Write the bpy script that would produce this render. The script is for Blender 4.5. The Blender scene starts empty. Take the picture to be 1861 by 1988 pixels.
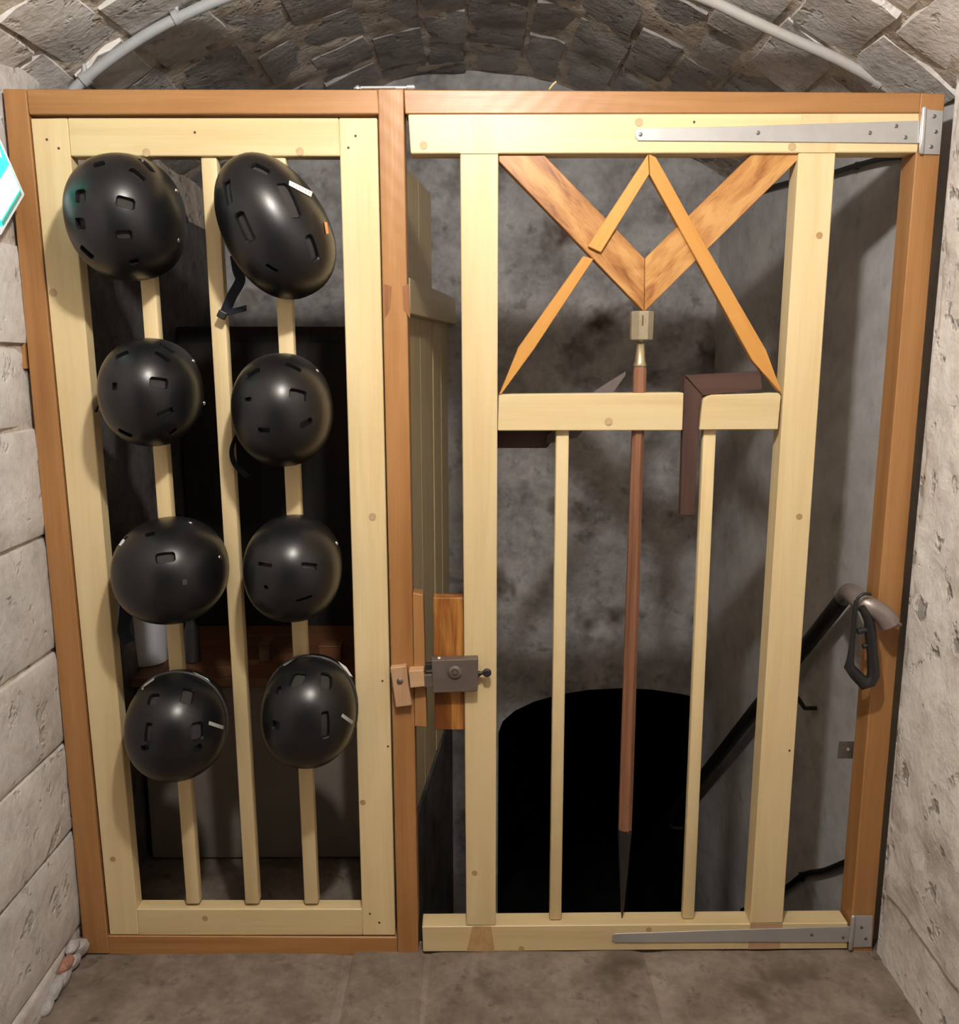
import bpy, bmesh, math, random
import numpy as np
from mathutils import Vector, Matrix, noise
random.seed(7)
scene = bpy.context.scene
COL = scene.collection

# ------------------------------------------------------------------ camera
W, H, F = 1861.0, 1988.0, 1700.0
PIT, YAW = 0.1811, 0.0085
CAM = Vector((0.0, -2.021, 1.527))
fw = Vector((math.sin(YAW) * math.cos(PIT), math.cos(YAW) * math.cos(PIT), -math.sin(PIT)))
rt = Vector((math.cos(YAW), -math.sin(YAW), 0.0))
up = rt.cross(fw)
cam_data = bpy.data.cameras.new('camera')
cam = bpy.data.objects.new('camera', cam_data)
COL.objects.link(cam)
cam.matrix_world = Matrix(((rt.x, up.x, -fw.x, CAM.x), (rt.y, up.y, -fw.y, CAM.y), (rt.z, up.z, -fw.z, CAM.z), (0, 0, 0, 1)))
cam_data.sensor_fit = 'HORIZONTAL'
cam_data.sensor_width = 36.0
cam_data.lens = 36.0 * F / W
cam_data.clip_start = 0.02
scene.camera = cam

# ------------------------------------------------------------------ world, lamp, exposure
world = bpy.data.worlds.new('cellar_air')
scene.world = world
world.use_nodes = True
bg = world.node_tree.nodes['Background']
bg.inputs['Color'].default_value = (1.0, 0.9, 0.8, 1)
bg.inputs['Strength'].default_value = 0.02
ld = bpy.data.lights.new('ceiling_lamp', 'POINT')
ld.energy = 94
ld.color = (1.0, 0.972, 0.925)
ld.shadow_soft_size = 0.045
lamp = bpy.data.objects.new('ceiling_lamp', ld)
lamp.location = (0.03, -1.24, 2.45)
COL.objects.link(lamp)
vs = scene.view_settings
vs.view_transform = 'Standard'
vs.look = 'None'
vs.exposure = 0.0
vs.gamma = 1.0
vs.use_curve_mapping = False
scene.cycles.max_bounces = 4
scene.cycles.diffuse_bounces = 3
scene.cycles.glossy_bounces = 2
scene.cycles.adaptive_threshold = 0.05
scene.cycles.use_light_tree = False
scene.cycles.sample_clamp_indirect = 6.0

# ------------------------------------------------------------------ geometry helpers
def ray(px, py):
    return fw + rt * ((px - W / 2) / F) + up * ((H / 2 - py) / F)
def U(px, py, y=0.0):
    d = ray(px, py); t = (y - CAM.y) / d.y
    return CAM + d * t
def UX(px, py, x):
    d = ray(px, py); t = (x - CAM.x) / d.x
    return CAM + d * t
def UP(px, py, p0, n):
    d = ray(px, py); t = (Vector(p0) - CAM).dot(Vector(n)) / d.dot(Vector(n))
    return CAM + d * t
def pxm(p):
    return (Vector(p) - CAM).dot(fw) / F          # metres per pixel at p

def wt(o):
    v = Vector((0, 0, 0))
    while o is not None:
        v += o.location; o = o.parent
    return v
def place(o, parent, loc=(0, 0, 0)):
    COL.objects.link(o)
    if parent is not None:
        o.parent = parent
        o.location = Vector(loc) - wt(parent)
    else:
        o.location = Vector(loc)
    return o
def tag(o, label=None, cat=None, group=None, kind=None):
    if label: o['label'] = label
    if cat: o['category'] = cat
    if group: o['group'] = group
    if kind: o['kind'] = kind
    return o
def thing(name, label, cat, base=(0, 0, 0), group=None):
    o = bpy.data.objects.new(name, None)
    o.empty_display_size = 0.05
    place(o, None, base)
    return tag(o, label, cat, group)

def finish(name, bm, mat, parent=None, axis=None, smooth=None, loc=(0, 0, 0)):
    """bmesh -> one object; axis = grain direction (unit), stored as the vertex attribute gc"""
    bmesh.ops.recalc_face_normals(bm, faces=bm.faces)
    me = bpy.data.meshes.new(name)
    bm.to_mesh(me); bm.free()
    if smooth is not None:
        for p in me.polygons: p.use_smooth = True
        if smooth < 179: me.set_sharp_from_angle(angle=math.radians(smooth))
    if axis is not None:
        a = Vector(axis).normalized()
        d = Vector((0, 1, 0)) if abs(a.y) < .8 else Vector((1, 0, 0))
        b = a.cross(d).normalized(); d = b.cross(a)
        off = Vector((random.uniform(0, 40), random.uniform(0, 40), random.uniform(0, 40)))
        co = np.empty(len(me.vertices) * 3); me.vertices.foreach_get('co', co); co = co.reshape(-1, 3)
        M = np.array([b, a, d]).T
        g = co @ M + np.array(off)
        at = me.attributes.new('gc', 'FLOAT_VECTOR', 'POINT')
        at.data.foreach_set('vector', g.astype(np.float32).ravel())
    me.materials.append(mat)
    o = bpy.data.objects.new(name, me)
    return place(o, parent, loc)

def bm_prism(front, vec):
    """closed prism from a 3D polygon, extruded along vec"""
    bm = bmesh.new()
    a = [bm.verts.new(p) for p in front]
    b = [bm.verts.new(Vector(p) + Vector(vec)) for p in front]
    n = len(front)
    bm.faces.new(a)
    bm.faces.new(b[::-1])
    for i in range(n):
        bm.faces.new((a[i], b[i], b[(i + 1) % n], a[(i + 1) % n]))
    return bm
def bevel(bm, off, seg=1, ang=20):
    bm.normal_update()
    es = [e for e in bm.edges if len(e.link_faces) == 2 and e.calc_face_angle(0) > math.radians(ang)]
    if off > 0 and es:
        bmesh.ops.bevel(bm, geom=es, offset=off, segments=seg, profile=0.5, affect='EDGES', clamp_overlap=True)
def timber(name, poly, y0, t, mat, parent, axis, bev=0.002, seg=1):
    bm = bm_prism([U(x, y, y0) for x, y in poly], (0, t, 0))
    bevel(bm, bev, seg)
    return finish(name, bm, mat, parent, axis)
def box(name, c, s, mat, parent=None, axis=None, bev=0.002, rot=None, seg=1, smooth=None):
    bm = bmesh.new()
    bmesh.ops.create_cube(bm, size=1.0)
    for v in bm.verts: v.co = Vector((v.co.x * s[0], v.co.y * s[1], v.co.z * s[2]))
    bevel(bm, bev, seg)
    M = Matrix.Translation(Vector(c)) @ (rot.to_4x4() if rot else Matrix())
    bmesh.ops.transform(bm, matrix=M, verts=bm.verts)
    return finish(name, bm, mat, parent, axis, smooth)
def frames(pts):
    pts = [Vector(p) for p in pts]; n = len(pts); T = []
    for i in range(n):
        T.append((pts[min(i + 1, n - 1)] - pts[max(i - 1, 0)]).normalized())
    r = T[0].orthogonal().normalized(); out = []
    for i in range(n):
        r = (r - T[i] * r.dot(T[i])).normalized()
        out.append((pts[i], T[i], r, T[i].cross(r)))
    return out
def bm_tube(pts, rad, n=12, caps=True, bm=None, closed=False):
    bm = bm or bmesh.new()
    fr = frames(pts); rings = []
    for i, (p, t, r, b) in enumerate(fr):
        R = rad[i] if isinstance(rad, (list, tuple)) else rad
        rings.append([bm.verts.new(p + (r * math.cos(2 * math.pi * k / n) + b * math.sin(2 * math.pi * k / n)) * R) for k in range(n)])
    for i in range(len(rings) - 1):
        for k in range(n):
            bm.faces.new((rings[i][k], rings[i][(k + 1) % n], rings[i + 1][(k + 1) % n], rings[i + 1][k]))
    if caps:
        bm.faces.new(rings[0][::-1]); bm.faces.new(rings[-1])
    return bm
def tube(name, pts, rad, mat, parent=None, n=12, smooth=50, axis=None):
    return finish(name, bm_tube(pts, rad, n), mat, parent, axis, smooth)
def spline(pts, m=8):
    pts = [Vector(p) for p in pts]; out = []
    for i in range(len(pts) - 1):
        p0 = pts[max(i - 1, 0)]; p1 = pts[i]; p2 = pts[i + 1]; p3 = pts[min(i + 2, len(pts) - 1)]
        for k in range(m):
            t = k / m
            out.append(0.5 * ((2 * p1) + (p2 - p0) * t + (2 * p0 - 5 * p1 + 4 * p2 - p3) * t * t + (3 * p1 - p0 - 3 * p2 + p3) * t ** 3))
    out.append(pts[-1]); return out
def ribbon(name, pts, wdir, w, t, mat, parent):
    pts = spline(pts, 6); bm = bmesh.new(); rings = []
    for i, p in enumerate(pts):
        T = (pts[min(i + 1, len(pts) - 1)] - pts[max(i - 1, 0)]).normalized()
        wd = Vector(wdir); wd = (wd - T * wd.dot(T)).normalized(); nd = T.cross(wd)
        rings.append([bm.verts.new(p + wd * (sx * w / 2) + nd * (sy * t / 2)) for sx, sy in ((-1, -1), (1, -1), (1, 1), (-1, 1))])
    for i in range(len(rings) - 1):
        for k in range(4):
            bm.faces.new((rings[i][k], rings[i][(k + 1) % 4], rings[i + 1][(k + 1) % 4], rings[i + 1][k]))
    bm.faces.new(rings[0][::-1]); bm.faces.new(rings[-1])
    return finish(name, bm, mat, parent, None, 40)
def lathe(name, c, prof, mat, parent=None, n=24, axis=(0, 0, 1), smooth=40, ga=None):
    """prof = [(radius, height)], around axis through c"""
    a = Vector(axis).normalized(); r = a.orthogonal().normalized(); b = a.cross(r); c = Vector(c)
    bm = bmesh.new(); rings = []
    for R, h in prof:
        rings.append([bm.verts.new(c + a * h + (r * math.cos(2 * math.pi * (k + .5) / n) + b * math.sin(2 * math.pi * (k + .5) / n)) * max(R, 1e-4)) for k in range(n)])
    for i in range(len(rings) - 1):
        for k in range(n):
            bm.faces.new((rings[i][k], rings[i][(k + 1) % n], rings[i + 1][(k + 1) % n], rings[i + 1][k]))
    bm.faces.new(rings[0][::-1]); bm.faces.new(rings[-1])
    return finish(name, bm, mat, parent, ga, smooth)

# ------------------------------------------------------------------ materials
def mat_base(name):
    m = bpy.data.materials.new(name); m.use_nodes = True
    nt = m.node_tree; b = nt.nodes['Principled BSDF']
    return m, nt, b
def N(nt, t, **kw):
    n = nt.nodes.new(t)
    for k, v in kw.items(): setattr(n, k, v)
    return n
def plain(name, col, rough=0.5, metal=0.0, spec=0.5, var=0.12, scale=40, bump=0.0, emit=None, coat=0):
    m, nt, b = mat_base(name)
    tc = N(nt, 'ShaderNodeTexCoord'); no = N(nt, 'ShaderNodeTexNoise')
    no.inputs['Scale'].default_value = scale; no.inputs['Detail'].default_value = 5
    nt.links.new(tc.outputs['Object'], no.inputs['Vector'])
    mx = N(nt, 'ShaderNodeMix', data_type='RGBA')
    c0 = [max(0, c * (1 - var)) for c in col]; c1 = [min(1, c * (1 + var)) for c in col]
    mx.inputs['A'].default_value = (*c0, 1); mx.inputs['B'].default_value = (*c1, 1)
    nt.links.new(no.outputs['Fac'], mx.inputs['Factor'])
    nt.links.new(mx.outputs['Result'], b.inputs['Base Color'])
    b.inputs['Roughness'].default_value = rough; b.inputs['Metallic'].default_value = metal
    b.inputs['Specular IOR Level'].default_value = spec
    if coat: b.inputs['Coat Weight'].default_value = coat
    if bump:
        bp = N(nt, 'ShaderNodeBump'); bp.inputs['Strength'].default_value = bump; bp.inputs['Distance'].default_value = 0.003
        nt.links.new(no.outputs['Fac'], bp.inputs['Height']); nt.links.new(bp.outputs['Normal'], b.inputs['Normal'])
    if emit:
        b.inputs['Emission Color'].default_value = (*emit[0], 1); b.inputs['Emission Strength'].default_value = emit[1]
    return m
def ramp(nt, stops):
    r = N(nt, 'ShaderNodeValToRGB'); e = r.color_ramp.elements
    while len(e) < len(stops): e.new(0.5)
    for i, (p, c) in enumerate(stops):
        e[i].position = p; e[i].color = (*c, 1)
    return r
def wood(name, dark, mid, light, rough=0.5, across=26.0, along=1.6, contrast=1.0, blotch=0.25, saw=0.0, spec=0.4):
    """grain runs along the second axis of the gc attribute"""
    m, nt, b = mat_base(name); L = nt.links.new
    at = N(nt, 'ShaderNodeAttribute', attribute_name='gc')
    def noise_at(sx, sy, detail, dist=0.0):
        mp = N(nt, 'ShaderNodeMapping'); mp.inputs['Scale'].default_value = (sx, sy, sx)
        no = N(nt, 'ShaderNodeTexNoise'); no.inputs['Scale'].default_value = 1.0; no.inputs['Detail'].default_value = detail
        no.inputs['Distortion'].default_value = dist
        L(at.outputs['Vector'], mp.inputs['Vector']); L(mp.outputs['Vector'], no.inputs['Vector'])
        return no.outputs['Fac']
    g1 = noise_at(across, along, 3.0, 0.6)
    g2 = noise_at(across * 9, along * 3, 2.0)
    g3 = noise_at(5.0, 2.2, 3.0, 0.4)
    ad = N(nt, 'ShaderNodeMath', operation='MULTIPLY_ADD'); ad.inputs[1].default_value = 0.30
    L(g2, ad.inputs[0]); L(g1, ad.inputs[2])
    sb = N(nt, 'ShaderNodeMath', operation='MULTIPLY_ADD'); sb.inputs[1].default_value = blotch
    L(g3, sb.inputs[0]); L(ad.outputs[0], sb.inputs[2])
    h = sb.outputs[0]
    mr = N(nt, 'ShaderNodeMapRange')
    c = 0.65 + blotch * .5
    w = 0.26 / contrast
    mr.inputs['From Min'].default_value = c - w; mr.inputs['From Max'].default_value = c + w
    L(h, mr.inputs['Value'])
    cr = ramp(nt, [(0.0, dark), (0.45, mid), (1.0, light)])
    L(mr.outputs['Result'], cr.inputs['Fac'])
    oi = N(nt, 'ShaderNodeObjectInfo')
    hs = N(nt, 'ShaderNodeHueSaturation')
    vr = N(nt, 'ShaderNodeMapRange'); vr.inputs['To Min'].default_value = 0.93; vr.inputs['To Max'].default_value = 1.06
    L(oi.outputs['Random'], vr.inputs['Value']); L(vr.outputs['Result'], hs.inputs['Value'])
    L(cr.outputs['Color'], hs.inputs['Color'])
    L(hs.outputs['Color'], b.inputs['Base Color'])
    b.inputs['Roughness'].default_value = rough; b.inputs['Specular IOR Level'].default_value = spec
    bp = N(nt, 'ShaderNodeBump'); bp.inputs['Strength'].default_value = 0.18; bp.inputs['Distance'].default_value = 0.0015
    hh = ad.outputs[0]
    if saw:
        mp = N(nt, 'ShaderNodeMapping'); mp.inputs['Rotation'].default_value = (0, 0, 0.75)
        wv = N(nt, 'ShaderNodeTexWave'); wv.inputs['Scale'].default_value = 9.0; wv.inputs['Distortion'].default_value = 2.5
        wv.inputs['Detail'].default_value = 2
        L(at.outputs['Vector'], mp.inputs['Vector']); L(mp.outputs['Vector'], wv.inputs['Vector'])
        sm = N(nt, 'ShaderNodeMath', operation='MULTIPLY_ADD'); sm.inputs[1].default_value = saw
        L(wv.outputs['Fac'], sm.inputs[0]); L(ad.outputs[0], sm.inputs[2]); hh = sm.outputs[0]
        bp.inputs['Strength'].default_value = 0.35
    L(hh, bp.inputs['Height']); L(bp.outputs['Normal'], b.inputs['Normal'])
    return m
def stone(name, dark, mid, light, scale=6.0, bump=0.5, pits=0.35, rough=0.9, rnd=0.12, dist=0.012, stain=None):
    m, nt, b = mat_base(name); L = nt.links.new
    tc = N(nt, 'ShaderNodeTexCoord')
    def no(s, d, rg=0.6, di=0.0):
        n = N(nt, 'ShaderNodeTexNoise'); n.inputs['Scale'].default_value = s; n.inputs['Detail'].default_value = d
        n.inputs['Roughness'].default_value = rg; n.inputs['Distortion'].default_value = min(di, .15)
        L(tc.outputs['Object'], n.inputs['Vector']); return n.outputs['Fac']
    a = no(scale, 4, 0.65, 0.0); f = no(scale * 7, 3, 0.68); g = no(scale * 2.7, 3, 0.6, 0.0)
    cr = ramp(nt, [(0.30, dark), (0.5, mid), (0.68, light)])
    mxx = N(nt, 'ShaderNodeMath', operation='MULTIPLY_ADD'); mxx.inputs[1].default_value = 0.35
    sub = N(nt, 'ShaderNodeMath', operation='SUBTRACT'); sub.inputs[1].default_value = 0.5
    L(f, sub.inputs[0]); L(sub.outputs[0], mxx.inputs[0]); L(a, mxx.inputs[2])
    L(mxx.outputs[0], cr.inputs['Fac'])
    col = cr.outputs['Color']
    # pits
    pr = ramp(nt, [(0.30, (0, 0, 0)), (0.40, (1, 1, 1))]); L(g, pr.inputs['Fac'])
    pm = N(nt, 'ShaderNodeMix', data_type='RGBA', blend_type='MULTIPLY')
    pm.inputs['Factor'].default_value = pits
    L(col, pm.inputs['A']); L(pr.outputs['Color'], pm.inputs['B']); col = pm.outputs['Result']
    if stain:
        s = no(stain[1], 4, 0.6, 0.8); sr = ramp(nt, [(stain[2], (0, 0, 0)), (stain[2] + .12, (1, 1, 1))]); L(s, sr.inputs['Fac'])
        sm = N(nt, 'ShaderNodeMix', data_type='RGBA'); L(sr.outputs['Color'], sm.inputs['Factor'])
        L(col, sm.inputs['A']); sm.inputs['B'].default_value = (*stain[0], 1); col = sm.outputs['Result']
    oi = N(nt, 'ShaderNodeObjectInfo'); hs = N(nt, 'ShaderNodeHueSaturation')
    vr = N(nt, 'ShaderNodeMapRange'); vr.inputs['To Min'].default_value = 1 - rnd; vr.inputs['To Max'].default_value = 1 + rnd
    L(oi.outputs['Random'], vr.inputs['Value']); L(vr.outputs['Result'], hs.inputs['Value']); L(col, hs.inputs['Color'])
    L(hs.outputs['Color'], b.inputs['Base Color'])
    b.inputs['Roughness'].default_value = rough; b.inputs['Specular IOR Level'].default_value = 0.15
    ha = N(nt, 'ShaderNodeMath', operation='MULTIPLY_ADD'); ha.inputs[1].default_value = 0.35; L(f, ha.inputs[0]); L(a, ha.inputs[2])
    hb = N(nt, 'ShaderNodeMath', operation='MULTIPLY_ADD'); hb.inputs[1].default_value = 0.5; L(pr.outputs['Color'], hb.inputs[0]); L(ha.outputs[0], hb.inputs[2])
    bp = N(nt, 'ShaderNodeBump'); bp.inputs['Strength'].default_value = bump; bp.inputs['Distance'].default_value = dist
    L(hb.outputs[0], bp.inputs['Height']); L(bp.outputs['Normal'], b.inputs['Normal'])
    return m

M = {}
M['pine'] = wood('pine', (.62, .455, .225), (.705, .545, .295), (.76, .62, .365), rough=.42, contrast=.7, blotch=.25)
M['pine_end'] = wood('pine_end_grain', (.42, .25, .11), (.50, .31, .14), (.56, .36, .17), rough=.6, across=60, along=40)
M['stain'] = wood('honey_stained_pine', (.27, .118, .038), (.36, .172, .060), (.45, .23, .088), rough=.38, contrast=.8, blotch=.35, saw=.35)
M['emblem'] = wood('stained_emblem_wood', (.20, .07, .018), (.40, .175, .05), (.56, .30, .10), rough=.4, across=30, along=10, contrast=1.3, blotch=.9)
M['leg_wood'] = wood('amber_stained_wood', (.44, .19, .04), (.55, .26, .06), (.63, .33, .09), rough=.38, contrast=.8)
M['flame'] = wood('flame_grained_board', (.13, .042, .010), (.26, .095, .022), (.45, .20, .05), rough=.35, across=22, along=3, contrast=1.9, blotch=.3)
M['latch'] = wood('bare_brown_wood', (.42, .24, .13), (.50, .30, .17), (.56, .36, .21), rough=.6)
M['latch_dark'] = wood('end_grain_stained', (.17, .065, .022), (.25, .10, .034), (.33, .15, .055), rough=.5)
M['dark_wood'] = wood('old_dark_wood', (.040, .020, .014), (.062, .031, .024), (.095, .048, .036), rough=.5, contrast=1.0)
M['shaft'] = wood('reddish_brown_shaft', (.13, .055, .030), (.20, .088, .048), (.27, .125, .072), rough=.45, across=70, along=2.5)
M['shelf'] = wood('brown_shelf_wood', (.10, .04, .018), (.16, .065, .03), (.22, .09, .04), rough=.5)
M['black'] = plain('matt_black_shell', (.0065, .0065, .0072), rough=.34, spec=.42, var=.1)
M['liner'] = plain('grey_foam_liner', (.030, .027, .025), rough=.8, spec=.2)
M['strap'] = plain('navy_black_webbing', (.010, .012, .020), rough=.75, spec=.3, scale=400, bump=.3)
M['trim'] = plain('dark_rim_trim', (.035, .034, .033), rough=.45)
M['white'] = plain('white_reflective_print', (.80, .80, .78), rough=.45)
M['grey_print'] = plain('grey_print', (.38, .38, .36), rough=.5)
M['orange'] = plain('orange_sticker', (.75, .27, .08), rough=.45)
M['rivet'] = plain('steel_rivet', (.75, .75, .75), rough=.22, metal=1.0)
M['galv'] = plain('galvanised_steel', (.52, .51, .50), rough=.42, metal=.55, var=.12, scale=25)
M['bright'] = plain('bright_zinc', (.85, .85, .86), rough=.25, metal=.8, var=.05)
M['screw'] = plain('dull_screw_steel', (.20, .19, .18), rough=.4, metal=.7)
M['iron'] = plain('dark_wrought_iron', (.135, .105, .088), rough=.5, metal=.3, var=.3, scale=30, bump=.25)
M['iron_dark'] = plain('blackened_iron', (.035, .031, .029), rough=.5, metal=.5, var=.3, scale=50, bump=.2)
M['brass'] = plain('dull_brass', (.34, .285, .19), rough=.5, metal=.3, var=.2, scale=60)
M['brass_ferrule'] = plain('polished_brass', (.48, .40, .24), rough=.35, metal=.7, var=.15)  # lighter, smoother brass for the ferrule
M['plug'] = plain('wood_plug', (.50, .35, .19), rough=.6, var=.2, scale=120)
M['knot'] = plain('pine_knot', (.43, .27, .12), rough=.55, var=.3, scale=150)
M['hole'] = plain('dark_nail_hole', (.08, .05, .03), rough=.8)
M['mauve_steel'] = plain('worn_mauve_steel', (.17, .14, .14), rough=.45, metal=.5, var=.2)
M['pvc'] = plain('grey_pvc_conduit', (.42, .43, .44), rough=.45, var=.06)
M['pvc_w'] = plain('dusty_pale_conduit', (.50, .47, .44), rough=.6, var=.1)
M['rail_black'] = plain('black_rail_paint', (.012, .011, .010), rough=.5, spec=.35)
M['tube_metal'] = plain('worn_brown_grey_steel', (.30, .25, .23), rough=.4, metal=.5, var=.15)
M['carab'] = plain('black_anodised', (.013, .013, .014), rough=.42, spec=.5)
M['bucket'] = plain('white_plastic', (.62, .62, .64), rough=.5, var=.04)
M['glass_dark'] = plain('smoky_glass', (.045, .042, .042), rough=.12, spec=.6)
M['box_brown'] = plain('brown_card', (.12, .065, .035), rough=.8)
M['chest'] = plain('dusty_brown_chest', (.22, .185, .155), rough=.85, var=.2, scale=9)
M['sign_white'] = plain('sign_white_plastic', (.75, .78, .80), rough=.3, emit=((.85, .95, 1.0), .35))
M['sign_green'] = plain('sign_green_glow', (.03, .55, .42), rough=.3, emit=((.02, .75, .58), 1.1))
M['sign_glow'] = plain('sign_white_glow', (.85, .95, .93), rough=.3, emit=((.80, 1.0, .96), 1.3))
M['sign_bar'] = plain('sign_dark_green', (.10, .30, .24), rough=.3, emit=((.10, .32, .25), .35))
M['straw'] = plain('dry_straw', (.55, .42, .2), rough=.8)

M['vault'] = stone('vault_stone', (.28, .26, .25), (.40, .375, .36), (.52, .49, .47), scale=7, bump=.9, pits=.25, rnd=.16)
M['vault_pale'] = stone('pale_vault_stone', (.50, .455, .415), (.68, .635, .60), (.82, .78, .74), scale=7, bump=.65, pits=.3, rnd=.10)
M['mortar'] = stone('lime_mortar', (.34, .275, .215), (.58, .50, .42), (.72, .64, .55), scale=9, bump=.8, pits=.5)
M['block'] = stone('limewashed_block', (.46, .42, .385), (.61, .57, .535), (.70, .665, .63), scale=6, bump=.6, pits=.22, rnd=.07)
M['plaster'] = stone('rough_lime_plaster', (.50, .45, .41), (.70, .65, .605), (.80, .76, .71), scale=5.5, bump=.8, pits=.5, rnd=0)
M['render'] = stone('grey_smooth_plaster', (.34, .325, .32), (.47, .455, .45), (.57, .555, .55), scale=3.0, bump=.25, pits=.15, rnd=0)
M['back'] = stone('damp_back_wall', (.24, .225, .22), (.44, .42, .415), (.62, .60, .595), scale=4.0, bump=.4, pits=.35, rnd=0, stain=((.085, .055, .035), 2.6, .56))
M['flag'] = stone('worn_flagstone', (.13, .10, .078), (.19, .152, .122), (.26, .215, .175), scale=6, bump=.35, pits=.35, rnd=.10, stain=((.10, .078, .06), 4.0, .58))
M['pit'] = stone('unlit_black_stone', (.02, .017, .015), (.035, .03, .027), (.05, .045, .04), scale=4, bump=.5, rnd=0)  # near-black colour so the passage and stairs read as unlit
M['sidestone'] = stone('dark_grey_side_stone', (.06, .054, .05), (.10, .092, .086), (.15, .14, .13), scale=6, bump=.5, rnd=0)  # on the store wall this dark tone stands in for shade

# ------------------------------------------------------------------ the setting
XL, XR, YB = -1.018, 1.036, 1.50         # left wall, right wall, back wall
VX = [0, .15, .30, .45, .61, .78, .95, 1.03, 1.10]
VZ = [2.56, 2.552, 2.525, 2.465, 2.385, 2.295, 2.19, 2.135, 2.08]
def vault_z(x):
    return float(np.interp(abs(x), VX, VZ))
# arc-length table
_xs = np.linspace(-1.10, 1.10, 441); _zs = np.array([vault_z(x) for x in _xs])
_k = np.ones(15) / 15; _zp = np.concatenate([np.full(7, _zs[0]), _zs, np.full(7, _zs[-1])]); _zs = np.convolve(_zp, _k, 'valid')
_ss = np.concatenate([[0], np.cumsum(np.hypot(np.diff(_xs), np.diff(_zs)))])
SL = float(_ss[-1])
def vault_pt(s, y, off):
    x = float(np.interp(s, _ss, _xs)); z = float(np.interp(s, _ss, _zs))
    e = 0.01
    x2 = float(np.interp(min(s + e, SL), _ss, _xs)); z2 = float(np.interp(min(s + e, SL), _ss, _zs))
    x1 = float(np.interp(max(s - e, 0), _ss, _xs)); z1 = float(np.interp(max(s - e, 0), _ss, _zs))
    t = Vector((x2 - x1, 0, z2 - z1)).normalized()
    n = Vector((t.z, 0, -t.x))                    # towards the room
    return Vector((x, y, z)) + n * off
def grid_mesh(bm, fn, nu, nv):
    vv = [[bm.verts.new(fn(i / nu, j / nv)) for j in range(nv + 1)] for i in range(nu + 1)]
    for i in range(nu):
        for j in range(nv):
            bm.faces.new((vv[i][j], vv[i + 1][j], vv[i + 1][j + 1], vv[i][j + 1]))
    return vv
def nz(p, s, amp):
    return noise.noise(Vector(p) * s) * amp

# ceiling: mortar shell, stones proud of it
bm = bmesh.new()
def f(u, v):
    s = u * SL; y = -2.6 + v * (YB + .02 + 2.6)
    p = vault_pt(s, y, -.001 + nz(Vector((s, y, 0)), 9, .012))
    return p
grid_mesh(bm, f, 70, 150)
ceiling = tag(finish('ceiling', bm, M['mortar'], None, None, 60), 'barrel vault of rough grey stone with lime mortar joints', 'ceiling', kind='structure')
NC = 14
CB = np.cumsum([0] + [random.uniform(.7, 1.35) for _ in range(NC)]); CB = [float(v * SL / CB[-1]) for v in CB]
UU = [0, .035, .30, .52, .74, .965, 1]
for c in range(NC):
    s0, s1 = CB[c], CB[c + 1]
    y = -1.05 + random.uniform(0, .2)
    while y < YB - .04:
        ln = random.uniform(.22, .42)
        y1 = min(y + ln, YB - .005)
        if YB - y1 < .1: y1 = YB - .005
        g = random.uniform(.002, .005)
        a0, a1, b0, b1 = s0 + g, s1 - g, y + g, y1 - g
        tiltu, tiltv, hh = random.uniform(-.005, .005), random.uniform(-.006, .006), random.uniform(.003, .012)
        jit = [random.uniform(-.014, .014) for _ in range(4)]
        bm = bmesh.new()
        def f(iu, iv):
            u, v = UU[iu], UU[iv]
            e = min(u, 1 - u, v, 1 - v)
            ss = a0 + (a1 - a0) * u + (jit[0] * (1 - v) + jit[1] * v) * .5
            yy = b0 + (b1 - b0) * v + (jit[2] * (1 - u) + jit[3] * u) * .8
            p = vault_pt(ss, yy, 0)
            ss += nz(p + Vector((3, 0, 0)), 16, .006); yy += nz(p + Vector((0, 7, 0)), 16, .007)
            off = -.016 if e < 1e-6 else hh + tiltu * (u - .5) * 2 + tiltv * (v - .5) * 2 + nz(p, 9, .006) + nz(p, 30, .004)
            if 0 < e < .04: off -= .003 + abs(nz(p, 40, .010))
            return vault_pt(ss, yy, off)
        vv = [[bm.verts.new(f(i, j)) for j in range(7)] for i in range(7)]
        for i in range(6):
            for j in range(6): bm.faces.new((vv[i][j], vv[i + 1][j], vv[i + 1][j + 1], vv[i][j + 1]))
        xm_ = abs(vault_pt((a0 + a1) / 2, y, 0).x); lime = (y + y1) / 2 < .12 + (.45 if xm_ > .62 else 0) + random.uniform(-.1, .1)  # paler stone at the front and haunches, greyer towards the back
        finish('stone', bm, M['vault_pale' if lime else 'vault'], ceiling, None, 40)
        y = y1

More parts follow.
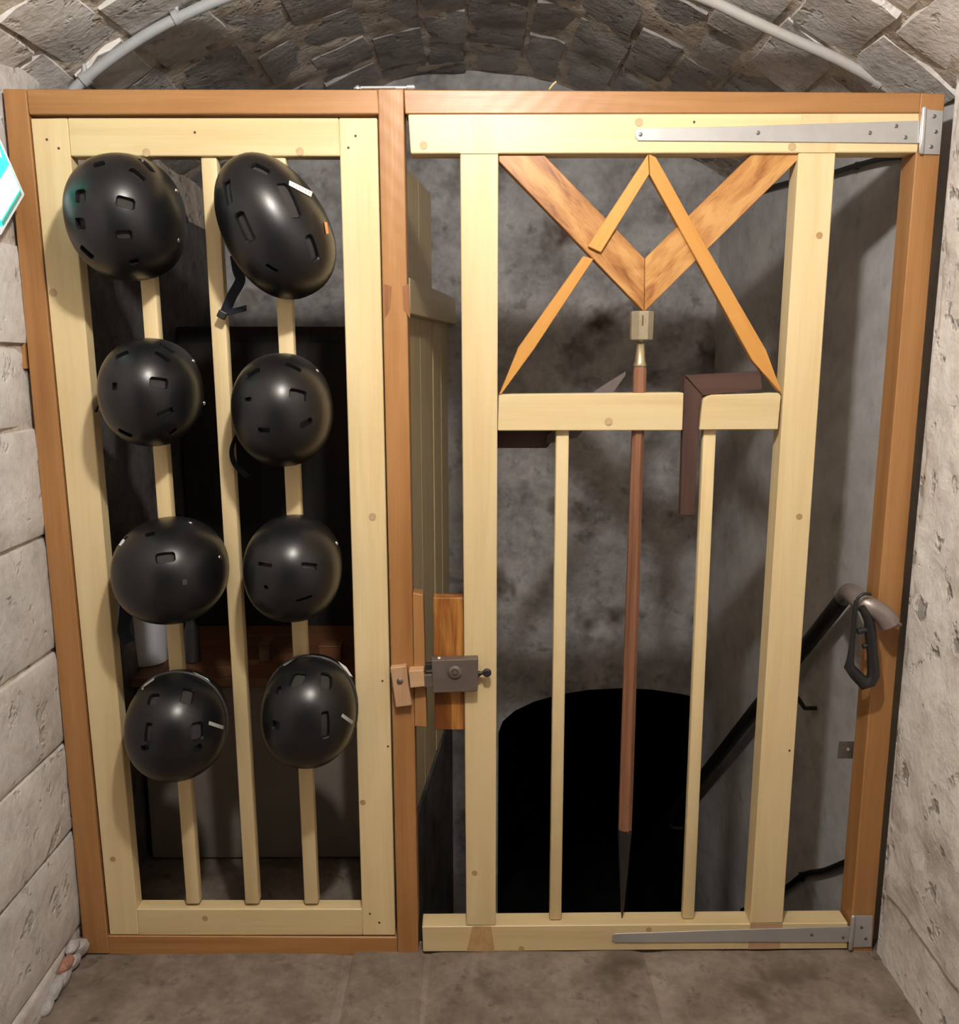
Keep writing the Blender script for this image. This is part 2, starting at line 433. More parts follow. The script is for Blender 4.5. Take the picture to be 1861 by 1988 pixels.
# left wall: courses of limewashed blocks
bm = bmesh.new()
grid_mesh(bm, lambda u, v: Vector((XL + nz((0, u * 6, v * 2.4), 5, .004), -2.6 + u * (YB + 2.62), -2.2 + v * 4.4)), 60, 30)
wall_left = tag(finish('wall_left', bm, M['mortar'], None, None, 60), 'left side wall of pale limewashed stone blocks', 'wall', kind='structure')
edges_px = [(22, 300), (26, 470), (38, 672), (52, 832), (78, 1045), (108, 1262), (126, 1440), (142, 1608), (156, 1800)]
zc = [2.16] + [UX(px, py, XL + .01).z for px, py in edges_px[1:]] + [-.02]
for i in range(len(zc) - 1):
    z1, z0 = zc[i], zc[i + 1]
    if z1 - z0 < .03: continue
    y1 = .36 if i % 2 else .20
    first = True
    while y1 > -1.6:
        ln = random.uniform(.46, .66) + (.35 if first else 0); first = False
        y0 = y1 - ln
        g = .0018; hh = random.uniform(.011, .015); jz = [random.uniform(-.012, .012) for _ in range(2)]
        tl = random.uniform(-.004, .004)
        VV = [0, .02, .12, .32, .55, .78, .90, .98, 1]
        bm = bmesh.new()
        def f(iu, iv):
            u, v = VV[iu], VV[iv]
            e = min(u, 1 - u, v, 1 - v)
            yy = y0 + g + (y1 - y0 - 2 * g) * u; zz = z0 + g + (z1 - z0 - 2 * g) * v
            zz += nz((i, yy, round(zz / .2)), 9, .008)
            off = -.016 if e < 1e-6 else (hh + tl * (u - .5) + nz((i, yy, zz), 8, .005) + nz((i, yy, zz), 24, .003))
            if 0 < e < .03: off -= .003 + abs(nz((i, yy, zz), 30, .006))
            return Vector((XL + off - (.014 if yy > -.005 and yy < .09 else 0), yy, zz))
        vv = [[bm.verts.new(f(a_, b_)) for b_ in range(9)] for a_ in range(9)]
        for a_ in range(8):
            for b_ in range(8): bm.faces.new((vv[a_][b_], vv[a_ + 1][b_], vv[a_ + 1][b_ + 1], vv[a_][b_ + 1]))
        finish('stone_block', bm, M['block'], wall_left, None, 45)
        y1 = y0

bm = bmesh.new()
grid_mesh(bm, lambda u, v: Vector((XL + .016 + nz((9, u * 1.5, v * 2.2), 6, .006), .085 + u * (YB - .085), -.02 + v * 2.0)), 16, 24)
tag(finish('wall_store_shade', bm, M['sidestone'], None, None, 60), 'stone wall inside the helmet store, darkened to stand in for helmet shade', 'wall', kind='structure')  # dark sheet over the left wall, helmet shade put into its colour

M['brick_red'] = stone('broken_brick', (.26, .12, .085), (.36, .18, .13), (.44, .24, .18), scale=9, bump=.5)
for yy, zz, r, mt in [(-.012, .03, .026, 'vault'), (-.055, .018, .022, 'vault'), (-.085, .034, .020, 'brick_red'), (-.105, .010, .024, 'vault'), (-.15, .022, .026, 'vault'), (-.19, .012, .022, 'vault'), (-.045, .056, .018, 'vault')]:
    c = Vector((XL + .012, yy, zz))
    bm = bmesh.new(); bmesh.ops.create_icosphere(bm, subdivisions=2, radius=r)
    for v in bm.verts:
        q = v.co.copy(); k = 1 + noise.noise(q * 30 + c * 9) * .5
        v.co = c + Vector((q.x * .75 * k, q.y * 1.25 * k, q.z * .8 * k))
    finish('rubble_stone', bm, M[mt], wall_left, None, 35)

# right wall: rough plaster over rubble, a low break in the plaster, smooth behind the frame
pa = UX(1690, 1684, XR); pb = UX(1861, 1932, XR)
def ledge_z(y):
    t = (y - pa.y) / (pb.y - pa.y)
    return pa.z + (pb.z - pa.z) * t
def right_x(y):
    return 1.102 - .144 * (y / YB)
bm = bmesh.new()
ys = list(np.linspace(-2.6, -.9, 20)) + list(np.linspace(-.87, .0, 60)) + [.02]
zs = ['b'] * 8 + ['l0', 'l1'] + ['t'] * 90
vv = []
for y in ys:
    lz = ledge_z(y); col = []
    zz = list(np.linspace(-2.2, lz - .012, 16)) + [lz - .003, lz + .003] + list(np.linspace(lz + .014, 2.14, 100))
    for z in zz:
        top = z > lz
        p = Vector((0, y, z))
        off = nz(p, 3.2, .016) + nz(p, 9, .008) + nz(p, 26, .0035)
        q = noise.noise(p * 17 + Vector((5, 1, 2)))
        if q > .42: off -= (q - .42) * .05
        x = XR - (.010 if top else 0) - max(-.012, off) * .8 + .004
        if y > -.03: x = XR + .012 + (.05 if y > .01 else 0)
        col.append(bm.verts.new((x, y, z)))
    vv.append(col)
for i in range(len(vv) - 1):
    for j in range(len(vv[i]) - 1):
        bm.faces.new((vv[i][j], vv[i + 1][j], vv[i + 1][j + 1], vv[i][j + 1]))
wall_right = tag(finish('wall_right', bm, M['plaster'], None, None, 50), 'right side wall of rough pitted lime plaster', 'wall', kind='structure')
bm = bmesh.new()
grid_mesh(bm, lambda u, v: Vector((right_x(.018 + u * (YB - .0)) - nz((0, u * 1.25, v * 4.4), 4, .006) + .004, .018 + u * YB, -2.2 + v * 4.45)), 24, 70)
tag(finish('wall_stairwell', bm, M['render'], None, None, 60), 'smooth grey plastered stairwell wall behind the gate', 'wall', kind='structure')

# back wall with a low arch where the stairs go down
A0 = U(1000, 1430, YB); A1 = U(1400, 1430, YB); AT = U(1205, 1336, YB)
acx = AT.x; ahw = .52; atz = AT.z; asz = atz - .20
out = [(XL - .1, -2.2), (acx - ahw, -2.2), (acx - ahw, asz)]
for k in range(1, 12):
    t = math.pi - math.pi * k / 12
    out.append((acx + ahw * math.cos(t), asz + (atz - asz) * math.sin(t)))
out += [(acx + ahw, asz), (acx + ahw, -2.2), (1.35, -2.2), (1.35, 2.75), (XL - .1, 2.75)]
bm = bm_prism([(x, YB, z) for x, z in out], (0, .25, 0))
tag(finish('wall_back', bm, M['back'], None), 'damp stained grey back wall with a low dark arch', 'wall', kind='structure')
# passage beyond the arch, its darkness put into a near-black colour
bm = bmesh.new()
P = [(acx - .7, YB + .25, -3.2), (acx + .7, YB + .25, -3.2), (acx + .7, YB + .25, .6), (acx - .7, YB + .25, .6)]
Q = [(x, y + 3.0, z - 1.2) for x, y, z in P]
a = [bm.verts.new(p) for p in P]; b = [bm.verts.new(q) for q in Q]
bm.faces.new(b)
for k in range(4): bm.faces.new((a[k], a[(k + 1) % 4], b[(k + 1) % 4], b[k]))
tag(finish('wall_passage', bm, M['pit'], None), 'stair passage beyond the low arch, coloured black in place of darkness', 'wall', kind='structure')
# floor: bedding plus flagstones, and stairs behind the gate
XP = -.26                                   # partition plane
bm = bm_prism([(-1.3, -2.6, -.008), (1.3, -2.6, -.008), (1.3, .055, -.008), (-1.3, .055, -.008)], (0, 0, -.25))
floor = tag(finish('floor', bm, M['flag'], None), 'worn brown stone flag floor', 'floor', kind='structure')
rows = [(.05, -.30), (-.30, -.78), (-.78, -1.3)]
cuts = [[-1.06, -.315, -.12, .45, 1.07], [-1.06, -.6, -.05, .55, 1.07], [-1.06, -.3, .3, 1.07]]
for (ya, yb), cx in zip(rows, cuts):
    for x0, x1 in zip(cx[:-1], cx[1:]):
        g = .0016; lean = random.uniform(-.05, .05) if x1 < 1.0 else 0
        hz = random.uniform(-.002, .002)
        bm = bmesh.new()
        def f(u, v):
            e = min(u, 1 - u, v, 1 - v)
            x = x0 + g + (x1 - x0 - 2 * g) * u; y = yb + g + (ya - yb - 2 * g) * v
            z = (-.010 if e < 1e-6 else hz + nz((x, y, 0), 6, .004) + nz((x, y, 3), 18, .002))
            return Vector((x, y, z))
        grid_mesh(bm, f, 14, 10)
        finish('flagstone', bm, M['flag'], floor, None, 45)
bm = bm_prism([(XL - .05, .055, -.004), (XP, .055, -.004), (XP, YB + .05, -.004), (XL - .05, YB + .05, -.004)], (0, 0, -.2))
tag(finish('floor_store', bm, M['flag'], None), 'dim stone floor of the locked store behind the helmets', 'floor', kind='structure')
st = thing('stone_stairs', 'stone stairs, near-black as if unlit, descending steeply behind the barred gate', 'stairs', (.45, .06, -.25)); st['kind'] = 'structure'
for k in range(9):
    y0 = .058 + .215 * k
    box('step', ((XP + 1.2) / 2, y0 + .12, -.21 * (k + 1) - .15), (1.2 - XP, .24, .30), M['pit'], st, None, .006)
# stone side of the stairwell under the partition
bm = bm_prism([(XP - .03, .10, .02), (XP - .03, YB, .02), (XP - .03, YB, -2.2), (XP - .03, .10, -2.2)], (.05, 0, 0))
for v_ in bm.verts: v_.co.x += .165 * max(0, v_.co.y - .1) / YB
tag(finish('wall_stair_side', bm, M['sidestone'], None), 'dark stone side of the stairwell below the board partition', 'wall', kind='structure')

# ------------------------------------------------------------------ small shared pieces
def disc_mesh(name, r, t, mat, n=14, dome=0.0):
    bm = bmesh.new()
    rings = [(r, 0), (r, -t), (r * .75, -t - dome * .6), (r * .3, -t - dome)]
    prev = None
    for R, y in rings:
        cur = [bm.verts.new((R * math.cos(2 * math.pi * k / n), y, R * math.sin(2 * math.pi * k / n))) for k in range(n)]
        if prev:
            for k in range(n): bm.faces.new((prev[k], prev[(k + 1) % n], cur[(k + 1) % n], cur[k]))
        else: bm.faces.new(cur)
        prev = cur
    bm.faces.new(prev)
    bmesh.ops.recalc_face_normals(bm, faces=bm.faces)
    me = bpy.data.meshes.new(name); bm.to_mesh(me); bm.free(); me.materials.append(mat)
    return me
ME = {'dowel_plug': disc_mesh('dowel_plug', .0088, .0012, M['plug']),
      'screw': disc_mesh('screw', .0042, .0012, M['screw'], dome=.001),
      'screw_big': disc_mesh('screw_big', .0075, .002, M['screw'], dome=.003),
      'nail_hole': disc_mesh('nail_hole', .0028, .0006, M['hole'], 10),
      'knot': disc_mesh('knot', .0075, .0005, M['knot'], 12)}
def dots(name, key, parent, pts, y):
    for px, py in pts:
        o = bpy.data.objects.new(name, ME[key]); place(o, parent, U(px, py, y))

# ------------------------------------------------------------------ honey-stained frame
VZA, HXA = (0, 0, 1), (1, 0, 0)
fr = thing('timber_frame', 'honey-stained square timber frame filling the vault opening around both doors', 'frame', (0, .03, 0))
timber('post', [(5, 172), (50, 173), (211, 1852), (163, 1852)], 0, .068, M['stain'], fr, VZA)
timber('post', [(733, 173), (783, 173), (812, 1856), (772, 1856)], 0, .068, M['stain'], fr, VZA)
timber('post', [(1788, 180), (1835, 182), (1692, 1850), (1647, 1850)], 0, .068, M['stain'], fr, VZA)
timber('beam', [(50.6, 173), (732.4, 174), (736, 221), (56, 222)], 0, .068, M['stain'], fr, HXA)
timber('beam', [(783.6, 174), (1787.4, 180), (1785, 219), (786, 221)], 0, .068, M['stain'], fr, HXA)
timber('sill', [(207.5, 1817), (770.5, 1820), (771.5, 1856), (211.6, 1853)], .002, .066, M['stain'], fr, HXA)
timber('post_spur', [(30, 627), (43.5, 629), (51, 716), (38, 717)], 0, .05, M['stain'], fr, VZA, .001)
timber('dovetail', [(745, 551), (760, 556), (757, 600), (747, 618)], -.0012, .01, M['latch_dark'], fr, VZA, .0)
timber('dovetail', [(781, 556), (793, 551), (796, 619), (783, 600)], -.0012, .01, M['latch_dark'], fr, VZA, .0)
timber('keeper_strip', [(800.6, 1151), (821, 1155), (828, 1412), (804.8, 1410)], -.001, .045, M['stain'], fr, VZA, .0015)
kb = timber('keeper_block', [(793, 1303), (822, 1301), (824, 1333), (796, 1336)], -.030, .032, M['latch'], fr, HXA, .0015)
lb = timber('latch_block', [(757, 1297), (788, 1293), (799, 1370), (768, 1374)], -.022, .0215, M['latch'], fr, VZA, .002)
dots('screw', 'screw_big', lb, [(776, 1322)], -.022)

# ------------------------------------------------------------------ helmet rack door
rk = thing('rack_door', 'pale pine framed door with three upright bars carrying eight black helmets', 'door', (-.6, .03, .05))
rk['kind'] = 'thing'
Y1, T1 = .004, .040
timber('stile', [(59, 230), (130, 229), (269, 1815), (213, 1815)], Y1, T1, M['pine'], rk, VZA)
timber('stile', [(657.5, 229), (732, 229), (767, 1816), (703.5, 1816)], Y1, T1, M['pine'], rk, VZA)
timber('top_rail', [(130.6, 229), (657, 229), (659.5, 303), (137, 303)], Y1, T1, M['pine'], rk, HXA)
timber('bottom_rail', [(264.5, 1765), (702.5, 1765), (703.2, 1816), (268.6, 1816)], Y1, T1, M['pine'], rk, HXA)
def bar(name, x0, y0, x1, y1, w0, w1, yf, t, parent, mat='pine'):
    a = U(x0, y0, yf); b = U(x1, y1, yf); xm = None
    wa = w0 * pxm(a) / 2; wb = w1 * pxm(b) / 2; w = (wa + wb) / 2
    bm = bm_prism([(a.x - w, yf, a.z), (a.x + w, yf, a.z), (b.x + w, yf, b.z), (b.x - w, yf, b.z)], (0, t, 0))
    bevel(bm, .005, 2)
    return finish(name, bm, M[mat], parent, VZA, 40)
bar('bar', 268, 296, 374, 1756, 31, 26, .012, .030, rk)
bar('bar', 404, 296, 489, 1756, 32, 27, .012, .030, rk)
bar('bar', 538, 296, 604, 1756, 32, 27, .012, .030, rk)
dots('dowel_plug', 'dowel_plug', rk, [(284, 296), (582, 294), (723, 1003), (103, 568)], Y1)
dots('nail_hole', 'nail_hole', rk, [(91, 271), (114, 288), (378, 257), (690, 264), (676, 287), (718, 1774), (736, 1791), (742, 1322), (753, 1449)], Y1)
dots('knot', 'knot', rk, [(219, 1668), (398, 1783), (704, 1558)], Y1)

# ------------------------------------------------------------------ gate
gt = thing('gate', 'pale pine barred gate with compass and square emblem and long strap hinges', 'gate', (.42, .03, .03))
Y2, T2 = .000, .054
timber('top_rail', [(792, 222), (1784.5, 220), (1784, 296), (797, 298)], Y2, T2, M['pine'], gt, HXA)
timber('stile', [(893, 298.6), (967, 298), (962, 1797), (905, 1797)], Y2 + .0003, T2, M['pine'], gt, VZA)
timber('stile', [(1550.5, 296.6), (1622, 296.6), (1519, 1792), (1456, 1793)], Y2 + .0003, T2, M['pine'], gt, VZA)
timber('joint_face', [(893, 223), (967, 223), (967, 298), (893, 298)], Y2 - .0006, .004, M['pine'], gt, VZA, 0)
timber('joint_face', [(1556, 221.5), (1627, 221.5), (1622, 296), (1550.5, 296)], Y2 - .0006, .004, M['pine'], gt, VZA, 0)
timber('mid_rail', [(967.6, 769), (973, 766), (1327, 762.5), (1324.5, 836), (966, 836.5)], Y2 + .001, T2 - .004, M['pine'], gt, HXA)
timber('mid_rail', [(1364, 778), (1371, 770), (1383, 766.5), (1511, 763), (1516, 768), (1510, 834), (1357.5, 835)], Y2 + .001, T2 - .004, M['pine'], gt, HXA)
timber('bottom_rail', [(819, 1799), (1646, 1792), (1645, 1842), (821, 1848)], Y2, T2, M['pine'], gt, HXA)
timber('dovetail', [(917, 1799), (953, 1799), (960, 1847), (905.5, 1847)], Y2 - .0008, .004, M['pine_end'], gt, VZA, 0)
timber('tenon_end', [(1456, 1793.5), (1519, 1793), (1513, 1842), (1452, 1843)], Y2 - .0006, .004, M['latch'], gt, VZA, 0)
bar('bar', 1092, 834, 1078, 1787, 25, 24, .018, .022, gt)
bar('bar', 1378, 832, 1336, 1785, 25, 24, .018, .022, gt)
dots('dowel_plug', 'dowel_plug', gt, [(1240, 237), (822, 282), (1181, 818)], Y2)
dots('dowel_plug', 'dowel_plug', gt, [(1537, 285)], Y2)
dots('nail_hole', 'nail_hole', gt, [(1347, 237), (1100, 1303), (1532, 1457)], Y2)
dots('knot', 'knot', gt, [(1590, 457), (1551, 1003), (1259, 1805), (1012, 1842), (921, 1695)], Y2)
# emblem: square
timber('square_arm', [(968, 300), (1055, 300), (1251, 502), (1250, 605), (968, 313)], .010, .030, M['emblem'], gt, U(1250, 560, 0) - U(1010, 300, 0), .0015)
timber('square_arm', [(1461, 298), (1552, 298), (1552, 307), (1250.8, 605), (1251.8, 502)], .010, .030, M['emblem'], gt, U(1250, 560, 0) - U(1500, 300, 0), .0015)
# emblem: compass legs, the left one in two lengths halved over the square
timber('compass_leg', [(1258, 299), (1260, 338), (1166, 490), (1141, 478)], .000, .020, M['leg_wood'], gt, U(1150, 490, 0) - U(1258, 300, 0), .0012)
timber('compass_leg', [(1132, 497), (1152, 503), (1037, 677), (973, 765), (969, 766), (1006, 675)], .002, .020, M['leg_wood'], gt, U(970, 765, 0) - U(1140, 500, 0), .0012)
timber('compass_leg', [(1259.5, 299), (1273, 305), (1333, 413), (1487, 680), (1517, 761), (1512, 759), (1460, 700), (1261.5, 340)], -.001, .020, M['leg_wood'], gt, U(1510, 760, 0) - U(1262, 300, 0), .0012)
# lock backing board and box lock
timber('lock_board', [(841, 1161), (898.5, 1161), (904, 1417), (844, 1417)], .002, .040, M['flame'], gt, VZA, .0015)
lk = timber('lock_case', [(837, 1282), (928, 1279), (927, 1343), (840, 1346)], -.030, .028, M['iron'], gt, HXA, .0025, 2)
timber('lock_bolt', [(825, 1290), (838, 1289), (839, 1300), (826, 1301)], -.024, .016, M['iron_dark'], lk, HXA, .001)
timber('lock_bolt', [(821, 1311), (840, 1310), (841, 1334), (822, 1335)], -.025, .020, M['iron'], lk, HXA, .001)
p = U(883, 1305, -.030)
lathe('lock_boss', p, [(.0165, 0), (.016, .003), (.012, .006), (.009, .006), (.008, .004), (.005, .0045), (.004, .008), (.001, .009)], M['iron'], lk, 22, (0, -1, 0))
p = U(945, 1305, -.022)
lathe('lock_knob', p, [(.003, -.004), (.0085, -.003), (.0105, .002), (.0105, .005), (.008, .008), (.006, .0085), (.0055, .007), (.001, .007)], M['iron_dark'], lk, 20, (0, -1, 0))
tube('knob_stalk', [U(926, 1308, -.016), U(934, 1307, -.018), U(942, 1305, -.019)], [.009, .0045, .004], M['iron_dark'], lk, 10)
lathe('lock_stud', U(852, 1279, -.014), [(.007, -.006), (.007, 0), (.0045, .004), (.001, .006)], M['bright'], lk, 14, (0, 0, 1))
# strap hinges
def hinge(strap, leaf, knuckle, screws, leaf_screws, y, bright):
    h = timber('strap_hinge', strap, y - .0030, .0028, M['galv'], gt, HXA, .0006)
    h['label'] = 'galvanised strap hinge'
    timber('hinge_leaf', leaf, y - .0030, .0028, M['galv'], h, HXA, .0006)
    (xa, ya), (xb, yb) = knuckle
    a = U(xa, ya, y - .006); b = U(xb, yb, y - .006)
    pts = [a.lerp(b, t) for t in (0, .02, .05, .33, .34, .66, .67, .96, 1.0)]
    tube('hinge_knuckle', pts, [.002, .0045, .0052, .0052, .0052, .0052, .0052, .0052, .003], M['bright' if bright else 'galv'], h, 14, 60)
    for px, py in screws + leaf_screws:
        o = bpy.data.objects.new('screw', ME['screw']); place(o, h, U(px, py, y - .0030))
hinge([(1233, 256), (1237, 249), (1400, 246), (1785, 234), (1784, 278), (1400, 274), (1238, 273), (1233, 266)],
      [(1792, 211), (1831, 215), (1824, 300), (1787, 299)], ((1793, 206), (1787, 299)),
      [(1243, 261), (1471, 258), (1688, 258), (1739, 245), (1757, 267)], [(1813, 226), (1816, 256), (1807, 285)], -.0006, True)
hinge([(1188, 1817), (1192, 1813), (1400, 1806), (1650, 1799), (1649, 1829), (1400, 1829), (1193, 1830), (1188, 1826)],
      [(1657, 1778), (1694, 1778), (1691, 1838), (1651, 1840)], ((1656, 1777), (1650, 1844)),
      [(1575, 1815), (1636, 1820)], [(1672, 1800), (1680, 1822)], -.0006, False)

# ------------------------------------------------------------------ tools held in the gate
sp = thing('spike_pole', 'reddish wooden pole with iron spike and brass head standing upright through the gate', 'pole', U(1211, 1782, .027))
YP = .027
def pv(px, py): return U(px, py, YP)
a, b = pv(1239, 712), pv(1215, 1612)
xm = (a.x + b.x) / 2
def pz(py): return pv(1239 - (py - 712) * .0267, py).z
rp = 26 * pxm(a) / 2
lathe('shaft', (xm, YP, 0), [(rp * 1.12, pz(1612)), (rp * 1.15, pz(1500)), (rp * 1.05, pz(1100)), (rp * .96, pz(840)), (rp * 1.02, pz(720)), (rp * .92, pz(712))], M['shaft'], sp, 8, smooth=20, ga=VZA)
lathe('spike', (xm, YP, 0), [(.001, pz(1783)), (.004, pz(1765)), (rp * .75, pz(1690)), (rp * 1.15, pz(1612)), (rp * 1.15, pz(1608))], M['iron_dark'], sp, 10)
lathe('ferrule', (xm, YP, 0), [(rp * .95, pz(711)), (rp * 1.0, pz(707)), (rp * .80, pz(702)), (rp * .60, pz(672)), (rp * .62, pz(667)), (rp * .3, pz(664)), (rp * .3, pz(658))], M['brass_ferrule'], sp, 18)
hd = lathe('head', (U(1245, 630, YP).x, YP, 0), [(.0255, pz(660)), (.0265, pz(658)), (.0275, pz(606)), (.0265, pz(604.5))], M['brass'], sp, 8, smooth=20)
timber('slot', [(1246.5, 612), (1249, 612), (1248.5, 632), (1246, 632)], YP - .0268, .002, M['hole'], hd, VZA, 0)

ts = thing('try_square', 'dark old wooden try square hooked through a slot in the gate rail', 'square', U(1334, 1000, .03))
timber('blade', [(1328, 730), (1363, 768), (1358, 800), (1347, 1001), (1320, 1000), (1326, 800)], .010, .020, M['dark_wood'], ts, VZA, .001)
timber('stock', [(1329.5, 729), (1477, 721), (1480, 757), (1364, 768)], .0105, .034, M['dark_wood'], ts, HXA, .0015)

pt = thing('pointed_trowel', 'old pointed steel tool with dark wooden stock tucked behind the gate rail', 'trowel', U(1050, 850, .08))
timber('blade', [(1214, 721), (1214, 729), (1188, 765), (1120, 850), (1060, 862), (1062, 846), (1145, 765)], .062, .005, M['mauve_steel'], pt, HXA, .0005)
timber('stock', [(962, 800), (1078, 812), (1070, 858), (1062, 870), (962, 870)], .064, .030, M['dark_wood'], pt, HXA, .003)

# ------------------------------------------------------------------ board partition behind the middle post
pr = thing('board_partition', 'pale board partition running back between helmet store and stairs', 'partition', (XP, .6, 0))
def pxy(y): return XP + .17 * (y / YB)          # slight skew
def pboard(name, y0, y1, z0, z1, t=.022, proud=0, mat='pine', axis=VZA):
    x0, x1 = pxy(y0) + proud, pxy(y1) + proud
    bm = bm_prism([(x0, y0, z0), (x1, y1, z0), (x1, y1, z1), (x0, y0, z1)], (-t, 0, 0))
    bevel(bm, .0015)
    return finish(name, bm, M[mat], pr, axis)
zt = 2.05
zr1, zr0 = U(800, 546, .62).z, U(800, 612, .62).z
ya = .072
for k, (y0, y1) in enumerate([(.074, .33), (.333, .58), (.583, .83), (.833, 1.08)]):
    pboard('board', y0, y1, .03, zt)
for k, (y0, y1) in enumerate([(1.10, 1.27), (1.285, 1.46)]):
    pboard('board', y0, y1, .03, 1.70)
pboard('cross_rail', .50, 1.46, zr0, zr1, .03, .031, axis=(0, 1, 0))
pboard('cross_rail', .62, 1.46, 1.12, 1.19, .03, -.0225, axis=(0, 1, 0))

# ------------------------------------------------------------------ helmets
cut_mat = M['black']
def make_helmet(name, label, cx, cy, w, h, roll, cdepth, yc, vents, tilt=8, egg=0.0, skirt=.05, group='black helmets hung on the pine door', power=2.15):
    C = U(cx, cy, yc); m = pxm(C)
    a, b = w / 2 * m, h / 2 * m
    c = cdepth
    R = Matrix.Rotation(math.radians(tilt), 3, 'X')
    n = R @ Vector((0, -1, 0)); uy = R @ Vector((0, 0, 1)); ux = Vector((1, 0, 0))
    cr, sr = math.cos(math.radians(roll)), math.sin(math.radians(roll))
    X = ux * cr + uy * sr; Y = -ux * sr + uy * cr                 # roll > 0 turns counter-clockwise in view
    def world(q): return C + X * q[0] + Y * q[1] + n * q[2]
    def local(pv_): d = pv_ - C; return Vector((d.dot(X), d.dot(Y), d.dot(n)))
    e = power
    def sup(th, ph, k=1.0):
        sx, cz = math.sin(th), math.cos(th)
        sgn = lambda v: (1 if v >= 0 else -1) * abs(v) ** (2 / e)
        x, y, z = a * sgn(sx * math.cos(ph)), b * sgn(sx * math.sin(ph)), c * sgn(cz)
        x *= 1 - egg * (y / b)
        return x, y, z
    def impl(q):
        y = q[1] / b; x = q[0] / (a * (1 - egg * y)); z = q[2] / c
        return abs(x) ** e + abs(y) ** e + abs(max(z, 0)) ** e - 1
    def hit(px, py):
        tx, ty = px, py
        for _ in range(40):
            d = ray(tx, ty); t0 = (C - CAM).length - .30; prev = None
            dn = d.normalized(); t = t0
            while t < t0 + .40:
                q = local(CAM + dn * t)
                if q.z < -skirt: break
                if impl(q) <= 0:
                    lo, hi = t - .004, t
                    for _ in range(14):
                        mid = (lo + hi) / 2
                        if impl(local(CAM + dn * mid)) > 0: lo = mid
                        else: hi = mid
                    q = local(CAM + dn * hi); g = Vector([(impl(q + dv) - impl(q - dv)) for dv in (Vector((1e-4, 0, 0)), Vector((0, 1e-4, 0)), Vector((0, 0, 1e-4)))]).normalized()
                    return CAM + dn * hi, (X * g[0] + Y * g[1] + n * g[2]).normalized()
                t += .004
            tx += (cx - tx) * .06; ty += (cy - ty) * .06
        return C + n * c, n
    root = thing(name, label, 'helmet', world((0, -b * .6, -skirt)), group)
    def dome(thick, nph=56, nth=20, sk=skirt, zoff=0.0):
        bm = bmesh.new(); s = thick
        def ring(th, k, dz=0.0, shrink=1.0):
            out = []
            for i in range(nph):
                x, y, z = sup(th, 2 * math.pi * i / nph)
                out.append(bm.verts.new(world((x * (1 - k / a) * shrink, y * (1 - k / b) * shrink, z * (1 - k / c) + dz))))
            return out
        def surf(k):
            top = bm.verts.new(world((0, 0, c - k))); rs = []
            for j in range(1, nth + 1): rs.append(ring(math.pi / 2 * j / nth, k))
            rs.append(ring(math.pi / 2, k, -sk * .5, .992)); rs.append(ring(math.pi / 2, k, -sk, .965))
            for i in range(nph): bm.faces.new((top, rs[0][i], rs[0][(i + 1) % nph]))
            for j in range(len(rs) - 1):
                for i in range(nph): bm.faces.new((rs[j][i], rs[j + 1][i], rs[j + 1][(i + 1) % nph], rs[j][(i + 1) % nph]))
            return rs[-1]
        o1 = surf(s[0]); o2 = surf(s[1])
        for i in range(nph): bm.faces.new((o1[i], o2[i], o2[(i + 1) % nph], o1[(i + 1) % nph]))
        return bm
    shell = finish('shell', dome((0, .009)), M['black'], root, None, 179)
    # vents: tapered cutters placed on the surface
    bm = bmesh.new()
    for vx, vy, vw, vh, va in vents:
        p, nn = hit(vx, vy)
        mm = pxm(p)
        view = (CAM - p).normalized()
        f_ = max(.38, nn.dot(view))
        ru = (rt - nn * rt.dot(nn)).normalized(); uu = nn.cross(ru)
        if uu.dot(up) < 0: uu = -uu
        ca, sa = math.cos(math.radians(va)), math.sin(math.radians(va))
        e1 = ru * ca + uu * sa; e2 = -ru * sa + uu * ca
        # undo foreshortening along the slope direction
        w2, h2 = vw * mm / 2, vh * mm / 2
        sl = (view - nn * view.dot(nn))
        if sl.length > 1e-3:
            sl.normalize()
            w2 *= 1 + (1 / f_ - 1) * abs(e1.dot(sl)); h2 *= 1 + (1 / f_ - 1) * abs(e2.dot(sl))
        def rr(wx, hy, dep):
            k = .35 * min(wx, hy)
            pts = [(-wx + k, -hy), (wx - k, -hy), (wx, -hy + k), (wx, hy - k), (wx - k, hy), (-wx + k, hy), (-wx, hy - k), (-wx, -hy + k)]
            return [bm.verts.new(p + e1 * x + e2 * y + nn * dep) for x, y in pts]
        r0 = rr(w2 * 1.6, h2 * 1.6, .010); r1 = rr(w2 * 1.0, h2 * 1.0, -.006); r2 = rr(w2 * .95, h2 * .95, -.016)
        for A_, B_ in ((r0, r1), (r1, r2)):
            for k in range(8): bm.faces.new((A_[k], A_[(k + 1) % 8], B_[(k + 1) % 8], B_[k]))
        bm.faces.new(r0[::-1]); bm.faces.new(r2)
    if vents:
        cutter = finish('cutter', bm, M['black'], None)
        md = shell.modifiers.new('vents', 'BOOLEAN'); md.operation = 'DIFFERENCE'; md.object = cutter; md.solver = 'EXACT'
        dg = bpy.context.evaluated_depsgraph_get()
        me = bpy.data.meshes.new_from_object(shell.evaluated_get(dg))
        shell.modifiers.clear(); old = shell.data; shell.data = me; bpy.data.meshes.remove(old)
        for p_ in me.polygons: p_.use_smooth = True
        me.set_sharp_from_angle(angle=math.radians(28))
        cm = cutter.data; bpy.data.objects.remove(cutter); bpy.data.meshes.remove(cm)
    finish('foam_liner', dome((.0095, .026), 40, 14, skirt * .9), M['liner'], root, None, 179)
    hm = dict(root=root, hit=hit, world=world, a=a, b=b, c=c, X=X, Y=Y, n=n, C=C, sup=sup, skirt=skirt)
    return hm
